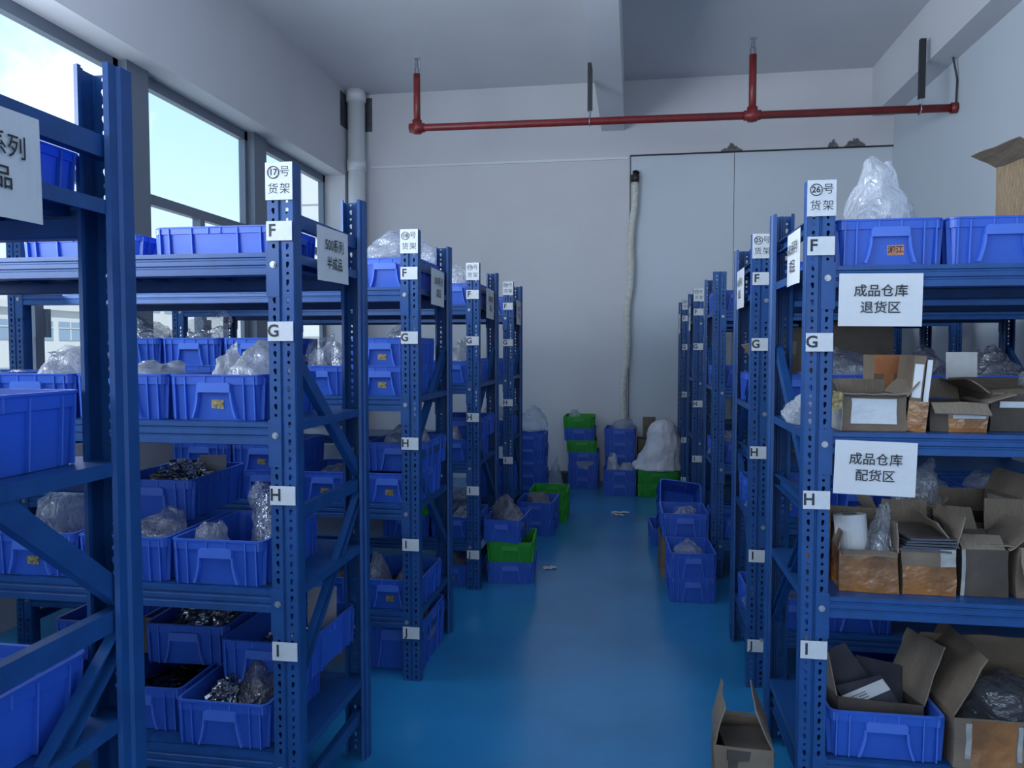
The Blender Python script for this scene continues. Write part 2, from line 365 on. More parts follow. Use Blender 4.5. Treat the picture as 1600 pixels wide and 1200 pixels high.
def beam_mesh(L):
    p = [(0, 0), (0, -.012), (.004, -.015), (.004, -.019), (0, -.022), (0, -.034), (.004, -.037), (.004, -.041), (0, -.044), (0, -.062), (.004, -.064), (.036, -.064), (.04, -.06), (.04, -.028), (.022, -.028), (.022, 0)]
    return MB().prism(p, (0, 0, 0), (L, 0, 0), ((0, 1, 0), (0, 0, 1))).mesh('beam', M['rack'])
def bracket_mesh():
    return MB().box(-.002, .034, -.0035, -.0005, -.125, .01).box(-.005, -.0015, -.0035, .045, -.125, .01).mesh('end_bracket', M['rack'])
def shelf_mesh(L, D):
    mb = MB(); n = 8; w = L / n
    for i in range(n):
        a, b = i * w + .001, (i + 1) * w - .001
        mb.box(a, b, 0, D, -.004, 0); mb.box(a, a + .003, 0, D, -.026, -.004); mb.box(b - .003, b, 0, D, -.026, -.004)
        mb.box((a + b) / 2 - .02, (a + b) / 2 + .02, 0, D, -.02, -.004)
    return mb.mesh('shelf_panel', M['rack'])
def brace_mesh(L):
    p = [(-.02, -.012), (-.02, .012), (-.017, .012), (-.017, -.009), (-.006, -.009), (-.004, -.006), (.004, -.006), (.006, -.009), (.017, -.009), (.017, .012), (.02, .012), (.02, -.012)]
    return MB().prism(p, (0, 0, 0), (L, 0, 0), ((0, 0, 1), (0, 1, 0))).mesh('brace', M['rack'])
RL = 2.02
posts = {h: post_mesh(h) for h in (2.0, 1.97)}
bracket_me = bracket_mesh(); beams = beam_mesh(RL - 2 * PW)
plate_me = MB().box(-PW / 2 - .002, PW / 2 + .002, -.0045, -.003, -.052, .052).mesh('number_plate', M['plate'])
lab_me = MB().box(-.038, .038, -.0045, -.003, -.027, .027).mesh('level_label', M['plate'])
ring_me = MB().tube([(.0165 * math.cos(a), -.006, .0165 * math.sin(a)) for a in [k * math.pi / 14 for k in range(29)]], .0013, 5, False).mesh('ring', M['ink'])
def make_rack(side, y0, D, number, label, levels, zig, H=2.0, letters='FGHIJ', xo=0, lab_dx=0.0, zo=0):
    """side -1: the row stretches to the left of the aisle; +1: to the right. zig 1: the upper diagonal falls towards the rear."""
    xa = (-.942 if side < 0 else .498) + xo                 # aisle face of the end frame
    root = bpy.data.objects.new('storage_rack', None); COL.objects.link(root); root.location = (xa, y0, 0)
    tag(root, label, 'rack', 'blue storage racks beside the aisle')
    pm = posts[H]; s = side
    xin = s * PW / 2; xout = s * (RL - PW / 2)
    ups = []
    for x in (xin, xout):
        ups.append(obj('upright', pm, root, (x, 0, 0)))
        obj('upright', pm, root, (x, D, 0), (0, 0, math.pi))
    lo = min(s * PW, s * (RL - PW))
    sh = shelf_mesh(RL - .02, D - .05)
    for z in levels:
        for yy, rz in ((.0, 0), (D, math.pi)):
            bx = lo if rz == 0 else lo + RL - 2 * PW
            b = obj('beam', beams, root, (bx, yy, z), (0, 0, rz))
            for e, mir in ((0, -1), (RL - 2 * PW, 1)):
                k = obj('end_bracket', bracket_me, b, (e, 0, 0), (0, 0, 0), (mir, 1, 1))
                q = obj('bolt', bolt_me, b, (e + mir * .017, -.003, -.035)); q['label'] = 'zinc bolt'
        obj('shelf_panel', sh, root, (min(s * .01, s * (RL - .01)), .025, z))
    d0, d1 = .03, D - .03
    def br(xx, ya, za, yb, zb):
        a, b = Vector((xx, ya, za)), Vector((xx, yb, zb)); d = b - a
        me = brace_mesh(d.length)
        rz = math.atan2(d.y, d.x); ry = -math.asin(d.z / d.length)
        obj('brace', me, root, a, (0, ry, rz))
    for xx in (s * .030, s * (RL - .030)):
        for z in (1.85, 1.0 + zo, .16): br(xx, d0, z, d1, z)
        za = 1.48 + zo, 1.04 + zo, .96 + zo, .22
        ya, yb = (d0, d1) if zig > 0 else (d1, d0)
        br(xx, ya, za[0], yb, za[1]); br(xx, yb, za[2], ya, za[3] + .26)
    if number is not None:
        pl = obj('number_plate', plate_me, root, (xin, -.002, H - .052)); pl['label'] = 'white rack number plate'
        tx = M['ink']
        obj('lettering', text_mesh(number, .024, tx, 'CENTER', .0006), pl, (-.016, -.005, .024))
        obj('lettering', ring_me, pl, (-.016, 0, .024))
        obj('lettering', text_mesh('号', .032, tx), pl, (.018, -.005, .024))
        obj('lettering', text_mesh('货', .032, tx), pl, (-.017, -.005, -.023))
        obj('lettering', text_mesh('架', .032, tx), pl, (.018, -.005, -.023))
    if number is not None:
        for ch, z in zip(letters, (1.81, 1.53, 1.065, .615, .22)):
            if side > 0: z -= .03
            l = obj('level_label', lab_me, root, (xin + lab_dx, -.004, z)); l['label'] = 'white shelf label ' + ch
            obj('lettering', text_mesh(ch, .048, M['ink'], 'CENTER', .0012), l, (-.021, -.005, 0))
    return root
LV = (1.752, 1.27, .785, .30); RV = (1.722, 1.235, .745, .25)
make_rack(-1, .745, .60, None, 'nearest blue rack on the left, dark upright close to the camera', LV, 1, zo=-.03)
make_rack(-1, 2.04, .60, '17', 'blue rack on the left with a number plate reading 17', LV, 1)
make_rack(-1, 3.255, .63, '18', 'blue rack on the left with a number plate reading 18', LV, -1, xo=.012)
make_rack(-1, 4.57, .68, '19', 'blue rack on the left, third with a number plate, just behind rack 18', LV, -1, xo=.016)
make_rack(-1, 5.87, .50, '20', 'farthest blue rack on the left, nearest the back wall', LV, -1, xo=.02)
make_rack(1, 2.37, .62, '26', 'nearest blue rack on the right with a number plate reading 26', RV, -1, 1.97)
make_rack(1, 3.42, .59, '25', 'blue rack on the right with a number plate reading 25', RV, 1, 1.97)
make_rack(1, 5.03, .63, None, 'blue rack on the right without a number plate, behind rack 25', RV, -1, 1.97)
make_rack(1, 6.40, .66, '23', 'second farthest blue rack on the right, small number plate on top', RV, -1, 1.97, xo=-.02)
make_rack(1, 7.72, .60, '22', 'farthest blue rack on the right, beside the white sack', RV, -1, 1.97, xo=-.03)

# ---------------------------------------------------------------- bins
BW, BL, BH = .295, .41, .135
def rr(hx, hy, r, z, n=3):
    pts = []
    for cx, cy, a0 in ((hx - r, hy - r, 0), (-hx + r, hy - r, 90), (-hx + r, -hy + r, 180), (hx - r, -hy + r, 270)):
        for k in range(n + 1):
            a = R(a0 + 90 * k / n); pts.append((cx + r * math.cos(a), cy + r * math.sin(a), z))
    return pts
def bin_mesh(m, ek):
    hx, hy, H = BW / 2, BL / 2, BH; t = .003; mb = MB()
    bx, by = hx - .014, hy - .014
    mb.loops([rr(bx, by, .018, 0), rr(hx - .008, hy - .008, .02, H - .030), rr(hx - .003, hy - .003, .022, H - .0295), rr(hx - .003, hy - .003, .022, H - .006),
              rr(hx, hy, .024, H - .005), rr(hx, hy, .024, H), rr(hx - .010, hy - .010, .018, H), rr(bx - t, by - t, .015, t)], True, True)
    # ribs: short ends and long sides
    def rib(x, y, nx, ny, w=.0035):
        # vertical rib following the taper, standing out along (nx, ny)
        for zz in (0,):
            o0, o1 = 0, .006
            dx, dy = (w / 2, 0) if ny else (0, w / 2)
            v = []
            for z, q in ((.002, 0.0), (H - .008, 1.0)):
                off = -.0145 + .009 * q
                for e in (off - .002, off + .0105 - .003 * q):
                    for sgn in (-1, 1):
                        v.append((x + nx * e + sgn * dx, y + ny * e + sgn * dy, z))
            mb.add(v, [(0, 1, 3, 2), (4, 6, 7, 5), (0, 4, 5, 1), (2, 3, 7, 6), (0, 2, 6, 4), (1, 5, 7, 3)])
    for sy in (-1, 1):
        for x in (-.125, -.092, .092, .125): rib(x, sy * hy, 0, sy)
    for sx in (-1, 1):
        for y in (-.18, -.15, -.075, .075, .15, .18): rib(sx * hx, y, sx, 0)
        for y in (-.02, .02): mb.box(sx * hx - .008, sx * hx + .001, y - .0015, y + .0015, H - .03, H - .005) if sx > 0 else mb.box(-hx - .001, -hx + .008, y - .0015, y + .0015, H - .03, H - .005)
    for y in (-1, 1):
        for x in (-.03, .03): mb.box(x - .0015, x + .0015, min(y * hy, y * (hy - .008)), max(y * hy, y * (hy - .008)), H - .03, H - .005)
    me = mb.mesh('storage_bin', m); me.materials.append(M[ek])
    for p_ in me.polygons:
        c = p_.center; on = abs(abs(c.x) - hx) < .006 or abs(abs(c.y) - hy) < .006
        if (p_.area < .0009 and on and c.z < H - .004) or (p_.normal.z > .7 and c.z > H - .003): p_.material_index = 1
    return me
def handle_mesh(m):      # grip ledge with two flaring legs, on the short end (facing -y), origin at the rim centre line
    mb = MB(); yo = -BL / 2 - .006
    mb.prism([(-.052, 0), (-.046, .006), (.046, .006), (.052, 0), (.052, -.022), (-.052, -.022)], (0, yo, BH - .030), (0, yo + .02, BH - .030), ((1, 0, 0), (0, 0, 1)))
    for s in (-1, 1):
        pts = [(.052, -.020), (.0535, -.045), (.060, -.075), (.068, -.098)]
        for (xa, za), (xb, zb) in zip(pts, pts[1:]):
            v = []
            for xx, zz in ((xa, za), (xb, zb)):
                for yy in (yo + .002, yo + .026):
                    for e in (-.003, .003): v.append((s * xx + e, yy, BH - .030 + zz))
            mb.add(v, [(0, 1, 3, 2), (4, 6, 7, 5), (0, 4, 5, 1), (2, 3, 7, 6), (0, 2, 6, 4), (1, 5, 7, 3)])
    return mb.mesh('handle', m)
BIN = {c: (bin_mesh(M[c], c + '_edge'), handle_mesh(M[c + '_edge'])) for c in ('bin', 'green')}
sticker_me = MB().box(-.019, .019, -.001, 0, -.013, .013).mesh('sticker', M['sticker'])
ORD = ['first', 'second', 'third', 'fourth', 'fifth', 'sixth', 'seventh']
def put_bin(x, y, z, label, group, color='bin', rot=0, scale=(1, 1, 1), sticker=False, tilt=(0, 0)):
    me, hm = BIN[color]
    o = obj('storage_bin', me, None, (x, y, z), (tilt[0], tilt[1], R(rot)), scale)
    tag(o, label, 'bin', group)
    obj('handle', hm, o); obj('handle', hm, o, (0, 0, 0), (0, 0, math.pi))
    if sticker:
        s = obj('sticker', sticker_me, o, (.006, -BL / 2 + .0105, .048), (R(4), R(3), 0)); s['label'] = 'gold paper sticker'
    return o

# ---------------------------------------------------------------- bags and other contents
def fit(mb):                  # scale a shape into the box x, y in [-.5, .5], z in [0, 1]
    lo = [min(p[i] for p in mb.v) for i in range(3)]; hi = [max(p[i] for p in mb.v) for i in range(3)]
    mb.v = [((p[0] - lo[0]) / (hi[0] - lo[0]) - .5, (p[1] - lo[1]) / (hi[1] - lo[1]) - .5, (p[2] - lo[2]) / (hi[2] - lo[2])) for p in mb.v]
def bag_mesh(seed, kind, m):
    rnd = random.Random(seed); mb = MB(); off = Vector((seed * 3.7, seed * 1.3, seed * 2.1))
    J = lambda a: rnd.uniform(-a, a)
    if kind == 'heap':           # crumpled lying bag: a coarse jittered shell, later smoothed into soft folds
        nu, nv = 11, 5; lp = []
        for j in range(nv + 1):
            t = j / nv; row = []
            for i in range(nu):
                a = 2 * math.pi * (i + .5 * (j % 2)) / nu + J(.12)
                r = .5 * math.cos(t * 1.45) ** .7 * (1 + J(.20)); z = math.sin(t * 1.5) * (1 + (J(.42) if 0 < j < nv else 0))
                row.append((math.cos(a) * r, math.sin(a) * r, max(0, z)))
            lp.append(row)
        mb.loops(lp, True, True)
    else:                        # standing bag: two walls, a ruffled or pointed mouth
        nu, nv = 12, 5; lp = []
        lean = J(.22); pk = rnd.randrange(nu)
        for j in range(nv + 1):
            t = j / nv; row = []
            for i in range(nu):
                a = 2 * math.pi * i / nu; c, s_ = math.cos(a), math.sin(a)
                wd = .5 * (1 - .30 * math.sin(t * 2.9)) if kind == 'open' else .5 * (1 - .72 * t ** 1.3)
                th = .34 * (1 - t) ** .8 + (.06 if kind == 'open' else .03)
                dd = min((i - pk) % nu, (pk - i) % nu) / nu * 2
                hz = 1 - (.5 * dd if kind == 'open' else .25 * dd) * max(0, t - .4) / .6
                row.append((wd * math.copysign(abs(c) ** .7, c) * (1 + J(.13)) + lean * t * .6, th * s_ * (1 + J(.3)) + J(.05) * t, max(0, t * hz + (J(.07) if j else 0))))
            lp.append(row)
        mb.loops(lp, True, False)
    me = mb.mesh('bag_cage', m); o = bpy.data.objects.new('bag_cage', me); COL.objects.link(o)
    sub = o.modifiers.new('s', 'SUBSURF'); sub.levels = 2; sub.render_levels = 2
    dg = bpy.context.evaluated_depsgraph_get(); m2 = bpy.data.meshes.new_from_object(o.evaluated_get(dg)); bpy.data.objects.remove(o)
    mb = MB(); off = Vector((seed * 3.7, seed * 1.3, seed * 2.1))
    for v in m2.vertices:
        p = v.co.copy(); q = p + .3 * noise.noise_vector(p * 2.2 + off)
        cr = (1 - abs(noise.noise(q * 3.6 + off))) ** 5
        mb.v.append(tuple(p + v.normal * (.06 * cr + .03 * noise.noise(p * 5 + off))))
    mb.f = [tuple(p.vertices) for p in m2.polygons]
    fit(mb)
    return mb.mesh('plastic_bag', m, True)
BAGS = {}
def bag(x, y, z, w, d, h, label, kind='heap', m='clear', seed=1, rot=0, group='plastic bags in the bins', tilt=(0, 0), name='plastic_bag', cat='bag'):
    key = (kind, m, seed % 5)
    if key not in BAGS: BAGS[key] = bag_mesh(seed % 5 + 1, kind, M[m])
    o = obj(name, BAGS[key], None, (x, y, z), (tilt[0], tilt[1], R(rot)), (w, d, h))
    return tag(o, label, cat, group)
def heap_mesh(seed, m, n=900, ln=.042):
    rnd = random.Random(seed); mb = MB()
    for i in range(n):
        a = rnd.uniform(0, 2 * math.pi); r = math.sqrt(rnd.random()) * .5
        x, y = math.cos(a) * r, math.sin(a) * r
        x = max(-.44, min(.44, x * 1.25)); y = max(-.44, min(.44, y * 1.25))
        h = (1 - (2 * r) ** 2) * rnd.uniform(.55, 1.0)
        mt = Matrix.Translation((x, y, h)) @ Matrix.Rotation(rnd.uniform(0, 3.1), 4, 'Z') @ Matrix.Rotation(rnd.uniform(-.5, .5), 4, 'Y') @ Matrix.Rotation(rnd.uniform(-.7, .7), 4, 'X')
        l = ln * rnd.uniform(.7, 1.4)
        mb.box(-l, l, -.012, .012, -.014, .014, mt); mb.box(-l, l, .009, .013, -.014, .05, mt)
    # core of the pile
    lp = []
    for j in range(6):
        t = j / 5; lp.append([(math.cos(2 * math.pi * i / 20) * .47 * math.cos(t * 1.5), math.sin(2 * math.pi * i / 20) * .47 * math.cos(t * 1.5), .82 * math.sin(t * 1.55)) for i in range(20)])
    mb.loops(lp, True, True)
    fit(mb)
    return mb.mesh('metal_parts', m)
HEAP = {}
def parts_heap(x, y, z, w, d, h, label, m='metal', seed=1, rot=0):
    key = (m, seed % 3)
    if key not in HEAP: HEAP[key] = heap_mesh(seed % 3 + 1, M[m])
    o = obj('metal_parts', HEAP[key], None, (x, y, z), (0, 0, R(rot)), (w, d, h))
    return tag(o, label, 'metal parts', None, 'stuff')
def card(x, y, z, w, h, label, rot=0, lean=10, m='card', t=.003, name='cardboard_sheet', cat='cardboard', roll=0):
    o = obj(name, MB().box(-w / 2, w / 2, -t / 2, t / 2, 0, h).mesh(name, M[m]), None, (x, y, z), (R(-lean), R(roll), R(rot)))
    return tag(o, label, cat)

# --- filled rows. Each row: rack, level letter, z, front y, list of (x, stack, sticker, content, dy)
STEP = BH - .009
bag_seed = [0]
def nxt(): bag_seed[0] += 1; return bag_seed[0]
def row(rack, letter, z, yf, side, items, group=None):
    for i, it in enumerate(items):
        x, n, st, content = it[:4]; kw = it[4] if len(it) > 4 else {}
        dy = kw.get('dy', 0); dys = kw.get('back', 0); color = kw.get('color', ['bin'] * n); rot = kw.get('rot', 0)
        wh = '%s bin from the aisle on level %s of %s' % (ORD[i] if 'ord' not in kw else kw['ord'], letter, rack)
        for k in range(n):
            st_w = '' if n == 1 else ('bottom bin of the ' if k == 0 else ('top bin of the ' if k == n - 1 else 'middle bin of the '))
            c = 'blue' if color[k] == 'bin' else 'green'
            nth = ORD[i] if 'ord' not in kw else kw['ord']
            if n == 1: lab = '%s plastic bin, %s' % (c, wh.replace(' bin', '', 1))
            else: lab = '%s plastic bin, %s of the %s stack on level %s of %s' % (c, 'bottom' if k == 0 else ('top' if k == n - 1 else 'middle'), nth, letter, rack)
            sx = kw.get('scale', (1, 1, 1))
            put_bin(x + (kw.get('dx', 0) if k else 0), yf + BL / 2 + dy + (dys if k else 0), z + .001 + k * STEP * sx[2], lab, 'blue bins on the racks' if c == 'blue' else 'green bins', color[k], rot + (1.3 * math.sin(i * 7 + k * 3)), sx, st if k == n - 1 or st == 2 else False)
        xx = x + (kw.get('dx', 0) if n > 1 else 0); yy = yf + BL / 2 + dy + (dys if n > 1 else 0); zz = z + (n - 1) * STEP + .006
        wh = '%s %s, level %s, %s' % (ORD[i] if 'ord' not in kw else kw['ord'], 'stack' if n > 1 else 'bin', letter, rack)
        s = nxt()
        if content == 'bag': bag(xx, yy - .01, zz, .24, .33, .19, 'crumpled clear plastic bag in ' + wh, 'heap', 'clear', s, s * 40)
        elif content == 'lowbag': bag(xx, yy, zz, .25, .34, .135, 'flat crumpled clear bag in ' + wh, 'heap', 'clear', s, s * 40)
        elif content == 'milky': bag(xx, yy - .02, zz, .25, .32, .22, 'milky white plastic bag in ' + wh, 'heap', 'milky', s, s * 50)
        elif content == 'tall':
            bag(xx - .02, yy - .02, zz, .24, .3, .27, 'tall upright clear plastic bag in ' + wh, 'open', 'clear', s, s * 25)
        elif content == 'tallmilky':
            bag(xx, yy - .02, zz, .22, .3, .27, 'tall upright milky bag in ' + wh, 'peak', 'milky', s, s * 15)
        elif content == 'greybag': bag(xx, yy, zz, .25, .34, .17, 'grey plastic bag in ' + wh, 'heap', 'grey', s, s * 40)
        elif content == 'greytall': bag(xx, yy - .02, zz, .24, .30, .26, 'tall grey plastic bag in ' + wh, 'peak', 'grey', s, s * 30)
        elif content == 'metal': parts_heap(xx, yy, zz + .01, .235, .34, .125, 'pile of small bright steel parts in ' + wh, 'metal', s)
        elif content == 'dark': parts_heap(xx, yy, zz + .01, .235, .34, .085, 'pile of small dark steel parts in ' + wh, 'metal_dark', s)

# left racks -------------------------------------------------------------
r16 = 'the nearest left rack'
row(r16, 'F', 1.752, .86, -1, [(-1.145, 1, 0, None, {'scale': (1, 1.08, .6)})]); row(r16, 'G', 1.27, .86, -1, [(-1.145, 1, 0, None)]); row(r16, 'H', .785, .86, -1, [(-1.145, 1, 0, None)])
r17 = 'rack 17'
row(r17, 'F', 1.752, 2.12, -1, [(-1.26, 1, 0, None, {'rot': 90, 'scale': (1, 1, .74)}), (-1.72, 1, 0, None, {'rot': 90, 'scale': (1, 1, .6)})])
row(r17, 'G', 1.27, 2.075, -1, [(-1.21, 1, 1, None), (-1.52, 1, 0, None), (-1.83, 1, 0, None), (-2.14, 1, 0, 'lowbag')])
bag(-1.165, 2.27, 1.278, .21, .33, .235, 'large milky plastic bag in the first bin on level G of rack 17', 'heap', 'milky', 2, 20)
bag(-1.275, 2.30, 1.30, .14, .26, .205, 'pointed milky bag beside the large one in the first bin, rack 17 level G', 'peak', 'milky', 3, 10)
bag(-1.53, 2.26, 1.28, .26, .34, .165, 'flat milky bag in the second bin on level G of rack 17', 'heap', 'milky', 4, 0)
bag(-1.86, 2.30, 1.30, .24, .26, .25, 'tall leaning milky bag in the third bin on level G of rack 17', 'open', 'milky', 1, 8, tilt=(0, R(14)))
row(r17, 'H', .785, 2.06, -1, [(-1.205, 1, 0, None), (-1.515, 1, 0, None), (-1.825, 1, 1, None)])
put_bin(-1.60, 2.52, .785 + STEP, 'blue plastic bin stacked across the row above level H of rack 17', 'blue bins on the racks', rot=3)
parts_heap(-1.60, 2.52, .785 + STEP + .02, .24, .35, .16, 'bright heap of steel parts in the bin stacked on level H, rack 17', 'metal', 1)
card(-1.53, 2.60, .785 + STEP + .05, .10, .13, 'grey card standing in the stacked bin on level H, rack 17', 8, 6, 'greycard')
bag(-1.14, 2.27, .80, .13, .26, .27, 'tall clear bag standing in the first bin on level H of rack 17', 'open', 'clear', 2, 30)
bag(-1.27, 2.16, .80, .12, .14, .155, 'small clear bag at the front of first bin, level H, rack 17', 'heap', 'clear', 3, 0)
bag(-1.50, 2.25, .80, .20, .26, .17, 'clear bag of steel strips in the second bin, level H, rack 17', 'heap', 'clear', 0, 30)
bag(-1.84, 2.22, .80, .16, .24, .26, 'tall clear bag in the third bin on level H of rack 17', 'open', 'clear', 4, 0)
row(r17, 'I', .30, 2.06, -1, [(-1.20, 1, 0, None), (-1.515, 1, 0, 'dark', {'dy': .06}), (-1.825, 1, 0, None)])
bag(-1.155, 2.27, .31, .17, .32, .22, 'grey plastic bag in the first bin on level I of rack 17', 'heap', 'grey', 1, 10)
parts_heap(-1.25, 2.215, .312, .165, .26, .145, 'bright steel strips spilling at the front of first bin, level I, rack 17', 'metal', 0)
put_bin(-1.14, 2.42, .30 + STEP, 'blue plastic bin stacked behind above the first bin, level I, rack 17', 'blue bins on the racks', rot=-2)
put_bin(-1.48, 2.52, .30 + STEP, 'blue plastic bin stacked above the second bin, level I, rack 17', 'blue bins on the racks', rot=2)
parts_heap(-1.14, 2.42, .30 + STEP + .01, .235, .34, .10, 'steel parts in the stacked bin behind the upright, level I, rack 17', 'metal', 2)
parts_heap(-1.48, 2.52, .30 + STEP + .015, .245, .36, .20, 'tall dark heap of steel strips in the stacked bin, level I, rack 17', 'metal', 1)
put_bin(-1.80, 2.50, .30 + STEP, 'blue plastic bin stacked above the third bin, level I, rack 17', 'blue bins on the racks', rot=0)
card(-1.66, 2.36, .44, .09, .12, 'brown card standing beside the stacked bins on level I, rack 17', 5, 4)
card(-1.075, 2.52, .50, .10, .145, 'grey card standing in the stacked bin behind the upright, level I, rack 17', 14, 5, 'greycard')
r18 = 'rack 18'
row(r18, 'F', 1.752, 3.32, -1, [(-1.10, 1, 0, None), (-1.42, 1, 0, None), (-2.55, 1, 0, None)])
bag(-1.08, 3.50, 1.868, .31, .38, .17, 'large crumpled clear bag heaped on the first bin, top of rack 18', 'heap', 'clear', 1, 0)
row(r18, 'G', 1.27, 3.30, -1, [(-1.12, 2, 2, None), (-1.42, 1, 0, None), (-1.73, 2, 0, 'lowbag'), (-2.04, 2, 0, 'tall'), (-2.35, 2, 0, 'tall'), (-2.66, 1, 0, 'tallmilky')])
bag(-1.07, 3.50, 1.41, .16, .24, .24, 'small clear bag in the top bin of first stack, level G, rack 18', 'open', 'clear', 3, 10)
bag(-1.46, 3.45, 1.285, .16, .22, .27, 'tall clear bag with steel bits in second bin, level G, rack 18', 'open', 'clear', 0, 5)
bag(-1.348, 3.44, 1.285, .13, .2, .23, 'short rounded clear bag in second bin, level G, rack 18', 'open', 'clear', 2, 5)
row(r18, 'H', .785, 3.30, -1, [(-1.09, 1, 1, None), (-1.40, 1, 1, 'lowbag'), (-1.70, 2, 1, None), (-2.0, 2, 1, None)])
put_bin(-1.09, 3.62, .785 + STEP, 'blue plastic bin stacked behind above the first bin, level H, rack 18', 'blue bins on the racks')
bag(-1.09, 3.62, .785 + STEP + .012, .24, .34, .22, 'clear bag in the stacked bin above level H of rack 18', 'heap', 'clear', 2, 0)
row(r18, 'I', .30, 3.30, -1, [(-1.09, 1, 1, 'dark'), (-1.40, 1, 1, 'greybag'), (-1.72, 1, 0, None)])
bag(-1.03, 3.44, .32, .14, .2, .25, 'bag of dark steel with a clear top in first bin, level I, rack 18', 'peak', 'grey', 1, 0)
bag(-1.17, 3.42, .32, .12, .2, .22, 'small clear topped bag in first bin, level I, rack 18', 'peak', 'clear', 2, 0)
put_bin(-1.09, 3.56, .001, 'deep blue bin on the floor under rack 18', 'bins on the floor', scale=(1, 1, 1.7))
bag(-1.05, 3.55, .06, .22, .3, .19, 'clear bag in the deep floor bin under rack 18', 'heap', 'clear', 3, 0)
r19 = 'rack 19'
row(r19, 'F', 1.752, 4.66, -1, [(-1.10, 1, 0, None)])
bag(-1.12, 4.85, 1.77, .24, .3, .26, 'white plastic bag on the top shelf of rack 19', 'open', 'milky', 2, 0)
row(r19, 'G', 1.27, 4.62, -1, [(-1.10, 1, 0, None), (-1.40, 1, 0, 'tall')])
bag(-1.12, 4.83, 1.29, .20, .3, .27, 'pointed white bag in the first bin on level G of rack 19', 'peak', 'milky', 1, 0)
row(r19, 'H', .785, 4.62, -1, [(-1.10, 1, 0, None), (-1.40, 1, 0, 'bag')])
bag(-1.12, 4.76, .80, .18, .2, .22, 'white plastic bag in the front half of first bin, level H, rack 19', 'peak', 'milky', 3, 0)
put_bin(-1.08, 4.95, .785 + STEP, 'blue plastic bin stacked at the rear on level H of rack 19', 'blue bins on the racks')
row(r19, 'I', .30, 4.62, -1, [(-1.10, 1, 0, 'tall'), (-1.42, 2, 0, None, {'color': ['bin', 'green']})])
row(r19, 'J', 0, 4.62, -1, [(-1.12, 1, 1, 'bag')])
r20 = 'the farthest left rack'
row(r20, 'F', 1.752, 5.92, -1, [(-1.10, 1, 0, None)])
row(r20, 'G', 1.27, 5.92, -1, [(-1.10, 1, 0, None)])
row(r20, 'H', .785, 5.92, -1, [(-1.10, 1, 0, 'tallmilky')])
row(r20, 'I', .30, 5.92, -1, [(-1.10, 2, 0, None)])

# right racks ------------------------------------------------------------
r26 = 'rack 26'
row(r26, 'F', 1.722, 2.385, 1, [(.732, 1, 0, None), (1.035, 1, 0, None), (1.335, 1, 0, None)])
st = obj('name_sticker', MB().box(-.023, .023, -.001, 0, -.0145, .0145).mesh('name_sticker', M['orange']), None, (.75, 2.385 + .012, 1.722 + .046), (R(4), R(-2), 0))
tag(st, 'small orange sticker lettered in black on the first top bin', 'sticker')
obj('lettering', text_mesh('湘江', .022, M['ink'], 'CENTER', .0005), st, (0, -.0015, 0))
bag(.752, 2.58, 1.735, .22, .32, .345, 'tall milky bag standing in the first top bin of rack 26', 'peak', 'milky', 2, 0)
bag(.80, 2.64, 1.855, .17, .26, .13, 'lower clear bag beside the tall one, top of rack 26', 'heap', 'clear', 2, 0)
r25 = 'rack 25'
row(r25, 'F', 1.722, 3.49, 1, [(.69, 1, 0, None)])
row(r25, 'G', 1.235, 3.46, 1, [(.66, 1, 1, None), (.96, 1, 0, 'tall'), (1.26, 1, 0, 'greytall'), (1.56, 1, 0, 'greytall'), (1.86, 1, 0, 'tall')])
row(r25, 'H', .745, 3.46, 1, [(.66, 1, 1, 'lowbag'), (.96, 1, 1, None), (1.26, 1, 1, 'bag'), (1.58, 1, 0, 'bag')])
row(r25, 'I', .25, 3.46, 1, [(.66, 1, 0, 'lowbag'), (.96, 1, 0, None)])
put_bin(.98, 3.55, .001, 'blue plastic bin on the floor under rack 25', 'bins on the floor', rot=90)
r24 = 'the rack behind rack 25'
row(r24, 'F', 1.722, 5.1, 1, [(.66, 1, 0, None)])
row(r24, 'G', 1.235, 5.1, 1, [(.66, 1, 0, None)])
row(r24, 'H', .745, 5.1, 1, [(.66, 1, 0, 'bag')])
row(r24, 'I', .25, 5.1, 1, [(.66, 1, 0, None)])

